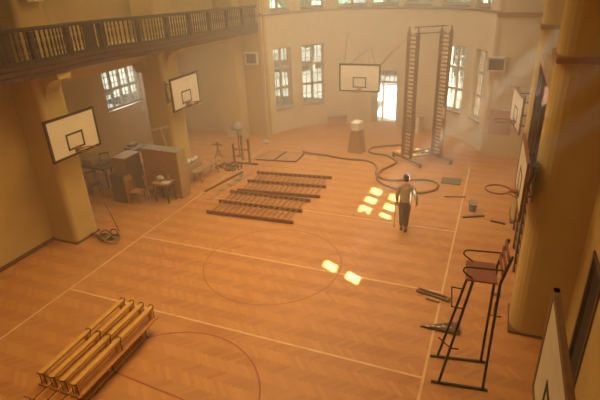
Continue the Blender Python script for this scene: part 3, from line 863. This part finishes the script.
# ------------------------------------------------------------------ hose, mat, bucket and small things on the floor
HS = [(-7.62, 18.5), (-7.14, 18.36), (-6.53, 18.33), (-5.8, 18.15), (-5.26, 18.12), (-4.72, 18.15), (-4.26, 17.86), (-4.02, 17.35), (-3.93, 16.83), (-3.58, 16.42), (-3.18, 16.39), (-2.77, 16.56), (-2.07, 16.77), (-1.69, 16.63), (-1.55, 16.34), (-1.63, 15.91), (-2.05, 15.55), (-2.46, 15.52), (-2.76, 15.61), (-3.37, 15.89), (-3.78, 16.36), (-3.84, 17.13), (-3.7, 17.56), (-3.53, 17.95), (-3.45, 18.30), (-3.75, 18.75), (-4.05, 19.0), (-4.47, 19.04), (-4.80, 19.21), (-4.86, 19.5), (-4.80, 19.85), (-4.23, 20.2), (-3.57, 20.56)]
tag(MB().tube(smooth_path([(x, y, 0.055) for x, y in HS], 5), 0.042, 8).build('hose', M['hose'], smooth=True), 'long thick brown hose looping over the floor behind the person', 'hose')
def poly_mat(name, pts, h, mt, label, cat, edge=None, group=None):
    c = Vector((sum(p[0] for p in pts)/len(pts), sum(p[1] for p in pts)/len(pts), 0))
    if edge is None:
        o = MB().prism([(p[0]-c.x, p[1]-c.y) for p in pts], 0.003, h).build(name, M[mt]); o.location = c
        return tag(o, label, cat, group)
    t = thing(name, label, cat, c, 0, group)
    MB().prism([((p[0]-c.x)*0.985, (p[1]-c.y)*0.985) for p in pts], 0.003, h).build('cover', M[mt], t)
    g = MB()
    for a, b in zip(pts, pts[1:]+pts[:1]):
        g.beam((a[0]-c.x, a[1]-c.y, h*0.5), (b[0]-c.x, b[1]-c.y, h*0.5), 0.05, h)
    g.build('edge_binding', M[edge], t)
    return t
poly_mat('floor_mat', [(-1.50, 16.72), (-0.82, 16.72), (-0.82, 17.28), (-1.50, 17.28)], 0.03, 'mat', 'small grey-green square mat on the floor right of the hose loop', 'mat')
poly_mat('gym_mat', [(-9.22, 17.06), (-8.44, 17.16), (-8.36, 18.28), (-9.08, 18.20)], 0.05, 'floormat', 'tan gym mat with dark edges, left one of the pair before the apse', 'mat', 'matedge', 'gym mats on the floor')
poly_mat('gym_mat', [(-8.36, 17.16), (-7.45, 17.28), (-7.48, 18.30), (-8.28, 18.26)], 0.05, 'floormat', 'tan gym mat with dark edges, right one of the pair, by the hose end', 'mat', 'matedge', 'gym mats on the floor')
t = thing('bucket', 'small grey bucket beside the stick right of the court line', 'bucket', (-0.27, 14.72, 0))
MB().lathe([(0.10, 0), (0.13, 0.26), (0.14, 0.27), (0.13, 0.27), (0.115, 0.22), (0.01, 0.21)], seg=16).build('pail', M['tin'], t, True)
MB().tube([(0.13*math.cos(R(k)), 0.03, 0.26+0.12*math.sin(R(k))) for k in range(0, 181, 20)], 0.006, 5).build('bucket_handle', M['darksteel'], t)
def stick(a, b, w, h, mt, label, name='stick', cat='stick', z=0.0):
    c = (Vector((*a, 0))+Vector((*b, 0)))/2
    A_, B_ = Vector((*a, 0))-c, Vector((*b, 0))-c
    o = MB().beam(A_+Vector((0, 0, h/2+0.002)), B_+Vector((0, 0, h/2+0.002)), w, h, bevel=0.004).build(name, M[mt]); o.location = c+Vector((0, 0, z))
    return tag(o, label, cat)
stick((-0.52, 14.12), (0.10, 14.42), 0.05, 0.05, 'darkboard', 'dark wooden stick lying in front of the grey bucket')
stick((-1.22, 15.55), (-0.55, 15.72), 0.05, 0.04, 'hose', 'thin brown stick on the floor between the mat and the person', 'stick')
stick((0.30, 14.15), (0.72, 14.05), 0.06, 0.05, 'darkboard', 'short dark wood offcut at the foot of the right-hand climbing bars', 'wood_offcut', 'offcut')
# sanding tools left of the umpire chair
t = thing('floor_squeegee', 'long flat wooden float with a grip on the sideline, above the wedge-shaped tool', 'tool', (-0.82, 9.78, 0), R(-13))
MB().bb(-0.40, 0.40, -0.075, 0.075, 0.0, 0.07, 0.02).build('blade', M['hose'], t)
MB().bb(-0.10, 0.22, -0.22, -0.13, 0.0, 0.06, 0.015).build('grip', M['plypale'], t)
MB().bb(-0.33, 0.33, -0.03, 0.03, 0.07, 0.10, 0.01).build('back_ridge', M['darkboard'], t)
t = thing('trowel', 'wedge-shaped hand tool with a pale metal face by the umpire chair foot', 'tool', (-0.55, 8.63, 0), R(8))
MB().hull([(-0.38, -0.02, 0), (0.32, -0.15, 0), (0.36, 0.16, 0), (0.30, 0.17, 0)], [(-0.38, -0.02, 0.03), (0.32, -0.15, 0.09), (0.36, 0.16, 0.09), (0.30, 0.17, 0.09)]).build('wedge_body', M['darkboard'], t)
g = MB()
for k in range(5): g.blob((-0.22+k*0.11, -0.05+0.02*(k % 2), 0.075+0.008*k), (0.05, 0.022, 0.014), 2, 0.2)
g.build('metal_face', M['cloth'], t)
MB().bb(0.36, 0.44, -0.14, 0.16, 0, 0.13, 0.02).build('handle_block', M['seatwood'], t)
o = MB().bb(-0.11, 0.11, -0.05, 0.05, 0, 0.10, 0.01).build('wood_block', M['plypale']); o.location = (0.56, 10.28, 0); tag(o, 'small pale wooden block behind the umpire chair back leg, by the pillar', 'block')
t = thing('sanding_block', 'pale block tool with a handle standing behind the umpire chair near the pillar foot', 'tool', (0.58, 9.5, 0))
MB().bb(-0.12, 0.12, -0.06, 0.06, 0, 0.05, 0.01).build('block', M['plypale'], t)
MB().tube([(-0.04, 0, 0.05), (-0.04, 0.05, 0.32)], 0.018, 6).build('handle', M['plypale'], t)
# dusty cables and mop at the front left pillar
t = thing('cable_heap', 'tangled heap of dusty dark cables on the floor beside the front left pillar', 'cables', (-10.42, 9.52, 0))
for q in range(8):
    pts = []; a0 = random.uniform(0, 6); ex, ey = random.uniform(0.24, 0.46), random.uniform(0.10, 0.24); cx, cy = random.uniform(-0.24, 0.24), random.uniform(-0.14, 0.14)
    for k in range(random.choice((7, 9, 11))):
        a = a0+k*0.62; pts.append((cx+ex*math.cos(a)*random.uniform(0.7, 1.1), cy+ey*math.sin(a)*random.uniform(0.7, 1.1), 0.03+random.uniform(0, 0.13)))
    MB().tube(smooth_path(pts, 3), 0.022, 6).build('cable', M[('cable', 'hose', 'plypale', 'rubble')[q % 4]], t, True)
o = MB().tube([(0, 0, 0.0), (-0.36, 0.02, 0.95)], 0.014, 6).build('pole', M['darkboard']); o.location = (-10.45, 10.0, 0.01)
tag(o, 'thin dark pole leaning from the cable heap towards the front left pillar', 'pole')
# planks
stick((-9.50, 13.47), (-9.08, 15.62), 0.07, 0.06, 'barwood', 'long dark batten on the floor left of the wall bars', 'batten', 'batten')
stick((-9.02, 12.9), (-8.72, 16.2), 0.22, 0.018, 'floormat', 'long pale thin board on the floor between the dark batten and the wall bars', 'board', 'board')
for k, (x, y) in enumerate(((-8.96, 13.72), (-8.90, 14.25), (-8.85, 14.78), (-8.93, 15.2))):
    o = MB().blob((0, 0, 0.03), (0.09, 0.13, 0.03), 2, 0.25).build('rag', M['greytop']); o.location = (x, y, 0.028); o.rotation_euler = (0, 0, k*1.1)
    tag(o, 'greyish crumpled rag on the pale thin board, %s from its near end' % ['first', 'second', 'third', 'fourth'][k], 'rag', 'rags on the pale board')

# ------------------------------------------------------------------ furniture group under the left opening
def cabinet(name, label, x0, x1, y0, y1, h, mt, topmt, rz=0.0, side=None, front='-y', doors=2):
    c = ((x0+x1)/2, (y0+y1)/2, 0); w, d = (x1-x0)/2, (y1-y0)/2
    t = thing(name, label, 'cabinet', c, rz)
    MB().bb(-w, w, -d, d, 0, h-0.03).build('carcass', M[mt], t)
    MB().bb(-w-0.01, w+0.01, -d-0.01, d+0.01, h-0.03, h, 0.005).build('top', M[topmt], t)
    if side: MB().bb(w, w+0.012, -d+0.01, d-0.01, 0.02, h-0.04).build('side_panel', M[side], t)
    for k in range(doors):
        x = -w+2*w*(k+0.5)/doors; hw = w/doors-0.012
        dd = MB().bb(x-hw, x+hw, -d-0.018, -d, 0.06, h-0.06, 0.004).build('door', M[mt], t)
        hx = x+hw-0.05 if k % 2 == 0 else x-hw+0.05
        MB().blob((hx, -d-0.03, h*0.55), (0.016, 0.016, 0.016), 1).build('knob', M['darksteel'], dd)
    return t
cabinet('cabinet', 'large orange plywood cabinet with a grey dusty top before the second left pillar', -11.50, -9.93, 12.76, 13.22, 1.74, 'plywood', 'greytop', R(-3), 'plypale')
cabinet('cabinet', 'tall plywood box cupboard with a pale top and dark side, left of the large cabinet', -12.38, -11.84, 12.24, 13.05, 1.50, 'plywood', 'plypale', 0, 'darkboard', doors=1)
cabinet('cabinet', 'low dark brown cupboard standing in front of the tall box cupboard', -12.20, -11.60, 11.78, 12.16, 1.03, 'darkboard', 'darkboard', 0, 'plywood', doors=1)
# table with things on it
def table(name, label, x0, x1, y0, y1, h, mt, leg=0.04):
    t = thing(name, label, 'table', ((x0+x1)/2, (y0+y1)/2, 0)); w, d = (x1-x0)/2, (y1-y0)/2
    MB().bb(-w, w, -d, d, h-0.03, h, 0.005).build('tabletop', M[mt], t)
    MB().bb(-w+0.04, w-0.04, -d+0.04, d-0.04, h-0.10, h-0.03).build('apron', M[mt], t)
    for sx in (-1, 1):
        for sy in (-1, 1): MB().box((sx*(w-0.05), sy*(d-0.05), (h-0.03)/2), (leg, leg, h-0.03)).build('leg', M['darkboard'], t)
    return t
table('table', 'small wooden table with white papers in front of the large plywood cabinet', -10.74, -10.12, 12.16, 12.66, 0.75, 'plypale')
g = MB()
o = MB().blob((0, 0, 0.07), (0.15, 0.11, 0.08), 2, 0.2).build('bag', M['cloth']); o.location = (-10.56, 12.46, 0.775); tag(o, 'crumpled white bag on the small table', 'bag')
o = MB().bb(-0.14, 0.14, -0.10, 0.10, 0, 0.03, 0.005).build('papers', M['cloth']); o.location = (-10.26, 12.32, 0.75); o.rotation_euler = (0, 0, 0.1); tag(o, 'flat pile of white papers at the corner of the small table', 'papers')
o = MB().lathe([(0.05, 0), (0.05, 0.14), (0.03, 0.17), (0.03, 0.2)], seg=12).build('jar', M['greytop'], smooth=True); o.location = (-10.30, 12.55, 0.75); tag(o, 'small grey jar at the back of the small table', 'jar')
def make_chair(label, loc, rz, mt, group=None, seatm=None):
    """faces +x"""
    t = thing('wooden_chair', label, 'chair', loc, rz, group)
    MB().bb(-0.20, 0.20, -0.20, 0.20, 0.42, 0.455, 0.008).build('seat', M[seatm or mt], t)
    for sx, sy in ((1, -1), (1, 1)): MB().beam((0.17, 0.17*sy, 0), (0.17, 0.17*sy, 0.42), 0.035, 0.035).build('leg', M[mt], t)
    for sy in (-1, 1): MB().beam((-0.20, 0.17*sy, 0), (-0.18, 0.17*sy, 0.43), 0.035, 0.035).build('leg', M[mt], t)
    g = MB()
    for sy in (-1, 1): g.beam((-0.18, 0.17*sy, 0.43), (-0.26, 0.17*sy, 0.88), 0.03, 0.03)
    g.beam((-0.262, -0.19, 0.86), (-0.262, 0.19, 0.86), 0.025, 0.06)
    for k in (-0.08, 0, 0.08): g.beam((-0.185, k, 0.45), (-0.26, k, 0.85), 0.012, 0.025)
    g.build('backrest', M[mt], t)
    g = MB(); g.beam((-0.19, -0.17, 0.2), (0.17, -0.17, 0.2), 0.02, 0.02); g.beam((-0.19, 0.17, 0.2), (0.17, 0.17, 0.2), 0.02, 0.02); g.beam((0, -0.17, 0.2), (0, 0.17, 0.2), 0.02, 0.02); g.build('stretcher', M[mt], t)
    return t
c1 = make_chair('orange-brown wooden chair in front of the dark cupboard, turned right', (-11.30, 12.0, 0), 0.05, 'plywood')
make_chair('dark slat-backed wooden chair pushed up to the small table', (-10.93, 12.44, 0), R(3), 'rung')
# clutter in the shade of the aisle
table('desk', 'dark wooden desk in the aisle behind the front left pillar', -14.6, -13.3, 12.7, 13.35, 0.78, 'darkboard', 0.06)
table('desk', 'dark wooden desk under the aisle window', -14.3, -13.0, 14.9, 15.6, 0.80, 'darkboard', 0.06)
stick((-13.75, 12.85), (-13.6, 15.45), 0.24, 0.05, 'darkboard', 'long dark plank laid across the two desks in the aisle', 'plank', 'plank', 0.80)
for k, (x, y, r_) in enumerate(((-12.86, 12.95, 0.1), (-12.85, 14.1, 1.8), (-14.7, 14.15, 2.4), (-13.25, 12.05, -0.5))):
    make_chair('dark wooden chair in the aisle ' + ['clutter beside the tall box cupboard', 'clutter behind the large plywood cabinet', 'clutter between the two desks', 'in front of the near desk by the pillar'][k], (x, y, 0), r_, 'darkboard', 'dark chairs in the aisle')
for k, (x, y, z, d) in enumerate(((-14.25, 13.0, 0.78, (0.22, 0.18, 0.22)), (-14.1, 15.25, 0.80, (0.15, 0.2, 0.12)), (-13.2, 15.25, 0.80, (0.10, 0.22, 0.15)))):
    o = MB().bb(-d[0], d[0], -d[1], d[1], 0, d[2], 0.01).build('crate', M['plypale' if k == 0 else 'hose']); o.location = (x, y, z); o.rotation_euler = (0, 0, 0.3*k)
    tag(o, ['pale wooden crate on the desk behind the front left pillar', 'brown crate at the left of the desk under the aisle window', 'low brown box at the right end of the desk under the aisle window'][k], 'crate')
t = thing('hurdle', 'pale T-shaped wooden stand leaning behind the large plywood cabinet', 'stand', (-11.0, 13.78, 0))
MB().beam((0.25, -0.15, 0), (-0.33, 0.03, 2.18), 0.06, 0.06).build('post', M['plypale'], t)
MB().beam((-0.66, 0.0, 2.09), (0.02, 0.06, 2.28), 0.05, 0.07).build('crossbar', M['cloth'], t)
# bench table at the second pillar with white bundle
t = thing('trestle_bench', 'low trestle bench with a pale plank at the second left pillar', 'bench', (-10.22, 14.75, 0), R(-4))
MB().bb(-0.16, 0.16, -0.75, 0.75, 0.45, 0.49, 0.006).build('plank', M['plypale'], t)
for yy in (-0.55, 0.55):
    for sx in (-1, 1): MB().beam((sx*0.2, yy, 0), (sx*0.08, yy, 0.45), 0.03, 0.03).build('leg', M['rung'], t)
g = MB()
for k in range(7): g.blob((random.uniform(-0.06, 0.06), -0.36+k*0.12, 0.09+random.uniform(0, 0.10)), (0.10, 0.10, 0.09), 2, 0.12)
o = g.build('cloth_bundle', M['cloth'], smooth=True); o.location = (-10.78, 14.62, 0.56); tag(o, 'crumpled white cloth bundle on a crate between the trestle bench and the pillar', 'cloth')
o = MB().bb(-0.16, 0.16, -0.5, 0.5, 0, 0.56, 0.01).build('crate', M['plypale']); o.location = (-10.78, 14.62, 0); tag(o, 'pale crate at the second left pillar under the white cloth bundle', 'crate')
g = MB()
for k in range(60):
    a, q = random.uniform(0, 2*PI), random.random()**0.6
    s_ = random.uniform(0.03, 0.09)
    g.box((0.62*q*math.cos(a), 0.42*q*math.sin(a), s_*0.5+0.08*(1-q)), (s_*1.4, s_, s_), random.uniform(0, 3))
o = g.build('rubble', M['rubble']); o.location = (-9.92, 15.95, 0.0); tag(o, 'dark dusty heap of rubble on the floor behind the low trestle bench', 'rubble', kind='stuff')
# post frame and little stands in the haze at the back left
t = thing('parallel_bars', 'dark frame of upright posts with a crossbar in the haze by the back left corner', 'parallel bars', (-9.62, 16.78, 0))
for (x, y, h) in ((-0.30, -0.30, 0.85), (-0.14, 0.12, 1.1), (0.38, -0.23, 1.08)):
    MB().beam((x, y, 0), (x, y, h), 0.07, 0.07).build('post', M['barwood'], t)
MB().beam((-0.30, -0.30, 0.62), (0.38, -0.23, 0.62), 0.04, 0.05).build('crossbar', M['rung'], t)
MB().beam((-0.45, -0.32, 0.03), (0.75, -0.22, 0.03), 0.08, 0.06).build('base_beam', M['barwood'], t)
t = thing('domed_lamp', 'pale dome on a thin stand behind the dark post frame', 'lamp', (-10.15, 17.35, 0))
MB().tube([(0, 0, 0), (0, 0, 1.32)], 0.025, 6).build('stand', M['barwood'], t)
MB().lathe([(0.30, 1.24), (0.28, 1.32), (0.21, 1.42), (0.10, 1.50), (0.02, 1.53)], seg=18).build('dome', M['greytop'], t, True)
MB().lathe([(0.18, 0), (0.16, 0.03), (0.03, 0.05)], seg=14).build('foot', M['barwood'], t)
t = thing('tripod', 'small dark tripod stand left of the post frame', 'stand', (-10.92, 16.85, 0))
for k in range(3):
    a = k*2.09; MB().beam((0.2*math.cos(a), 0.2*math.sin(a), 0), (0, 0, 0.42), 0.03, 0.03).build('leg', M['barwood'], t)
MB().beam((0, 0, 0.40), (0, 0, 0.72), 0.05, 0.05).build('column', M['barwood'], t)
MB().beam((-0.22, -0.03, 0.62), (0.22, 0.03, 0.60), 0.04, 0.05).build('crossbar', M['rung'], t)
o = MB().blob((0, 0, 0.10), (0.17, 0.13, 0.12), 2, 0.15).build('sack', M['cloth'], smooth=True); o.location = (-9.75, 19.2, 0); tag(o, 'small pale sack on the floor by the left corner of the apse', 'sack')

# ------------------------------------------------------------------ things by the far wall
t = thing('vaulting_box', 'tapered wooden vaulting box with a pale padded top near the doorway', 'vaulting box', (-5.38, 19.25, 0), R(-8))
for k in range(5):
    z0, z1 = 0.20*k, 0.20*(k+1)-0.008
    def hw(z): return 0.33-0.15*z/1.0
    MB().hull([(-hw(z0), -0.26, z0), (hw(z0), -0.26, z0), (hw(z0), 0.26, z0), (-hw(z0), 0.26, z0)],
              [(-hw(z1), -0.24, z1), (hw(z1), -0.24, z1), (hw(z1), 0.24, z1), (-hw(z1), 0.24, z1)]).build('box_section', M['plywood'], t)
MB().bb(-0.2, 0.2, -0.26, 0.26, 0.99, 1.36, 0.05).build('padded_top', M['white'], t)
P = apse(21.5, 0, -1.6)
t = thing('cupboard', 'whitish low cupboard against the apse wall between the scaffold frames', 'cupboard', (P.x, P.y-0.1, 0), R(-20))
MB().bb(-0.40, 0.40, -0.22, 0.22, 0, 0.80, 0.01).build('carcass', M['plypale'], t)
MB().bb(-0.32, 0.22, -0.235, -0.22, 0.08, 0.72).build('door', M['plywood'], t)
MB().bb(0.24, 0.40, -0.24, -0.22, 0.02, 0.80).build('side_stile', M['white'], t)
P = apse(-28.5, 0, -1.1)
t = thing('bench_box', 'low reddish box against the apse wall left of the vaulting box', 'box', (P.x, P.y, 0), R(28))
MB().bb(-0.46, 0.46, -0.2, 0.2, 0, 0.42, 0.01).build('carcass', M['floormat'], t)
MB().bb(-0.48, 0.48, -0.22, 0.22, 0.42, 0.46, 0.01).build('lid', M['hose'], t)
def vent(label, loc, bright):
    t = thing('wall_vent', label, 'vent', loc, 0, 'wall vents beside the apse')
    g = MB(); w, h = 0.33, 0.28
    for a in ((-w, w, h-0.06, h), (-w, w, -h, -h+0.06), (-w, -w+0.06, -h, h), (w-0.06, w, -h, h)): g.bb(a[0], a[1], -0.16, 0, a[2], a[3])
    g.build('housing', M['white'], t)
    MB().bb(-w+0.05, w-0.05, -0.06, -0.04, -h+0.05, h-0.05).build('backing', M['darkboard'], t)
    for k in range(7):
        z = -h+0.10+k*0.058; MB().beam((-w+0.05, -0.11, z), (w-0.05, -0.11, z), 0.04, 0.012, (0, 0.5, 1)).build('slat', M['greytop'], t)
vent('square grille box on the wall left of the apse, below the gallery end', (-10.72, YE, 3.70), False)
vent('square grille box on the wall right of the apse', (-0.16, YE, 3.68), True)
t = thing('notice_panel', 'reddish brown panel low on the end wall right of the apse', 'panel', (0.26, YE-0.045, 1.42))
MB().bb(-0.42, 0.42, -0.03, 0.02, -0.5, 0.5).build('board', M['floormat'], t)
g = MB(); g.beam((-0.3, -0.035, 0.3), (0, -0.035, -0.2), 0.02, 0.02); g.beam((0.3, -0.035, 0.3), (0, -0.035, -0.2), 0.02, 0.02); g.beam((-0.3, -0.035, 0.3), (0.3, -0.035, 0.3), 0.02, 0.02)
g.build('bracket', M['greytop'], t)
t = thing('wire_rack', 'thin wire rack on the end wall beside the right grille box', 'rack', (0.55, YE-0.03, 2.95))
g = MB()
for k in range(6): g.tube([(-0.5+k*0.2, 0, -0.45), (-0.5+k*0.2, 0, 0.25)], 0.007, 5)
for z in (-0.45, -0.1, 0.25): g.tube([(-0.5, 0, z), (0.5, 0, z)], 0.007, 5)
g.build('wire_grid', M['greytop'], t)
o = MB().tube([apse(-21, 4.42, -0.0), apse(-21, 4.42, -0.25)], 0.035, 6).build('wall_hook', M['steel']); tag(o, 'small dark hook on the apse wall above the far backboard', 'hook')
t = thing('loudspeaker', 'white loudspeaker box on the gallery pillar at the top left', 'loudspeaker', (XP+0.14, 9.42, 6.95))
MB().bb(-0.14, 0.14, -0.26, 0.26, -0.22, 0.22, 0.02).build('housing', M['white'], t)
MB().bb(0.14, 0.15, -0.22, 0.22, -0.18, 0.18).build('speaker_grille', M['greytop'], t)

# ------------------------------------------------------------------ dust haze filling the hall
g = MB().bb(-15.95, 2.0, -3.25, 24.2, -0.02, ZC+0.05)
hz = bpy.data.materials.new('dust_haze'); hz.use_nodes = True
nt = hz.node_tree; nt.nodes.remove(nt.nodes['Principled BSDF'])
vs = nt.nodes.new('ShaderNodeVolumePrincipled')
vs.inputs['Color'].default_value = (0.97, 0.90, 0.78, 1)
tc = nt.nodes.new('ShaderNodeTexCoord'); sx = nt.nodes.new('ShaderNodeSeparateXYZ'); mr = nt.nodes.new('ShaderNodeMapRange')
nt.links.new(tc.outputs['Object'], sx.inputs[0]); nt.links.new(sx.outputs[1], mr.inputs['Value'])
mr.inputs['From Min'].default_value, mr.inputs['From Max'].default_value = 3.0, 21.0
mr.inputs['To Min'].default_value, mr.inputs['To Max'].default_value = 0.005, 0.046     # the dust hangs thickest at the far end
nt.links.new(mr.outputs['Result'], vs.inputs['Density'])
vs.inputs['Anisotropy'].default_value = 0.25
nt.links.new(vs.outputs[0], nt.nodes['Material Output'].inputs['Volume'])
ho = g.build('dust_haze', hz)
tag(ho, 'orange-tinted dust hanging in the air of the whole hall', 'haze', kind='stuff')
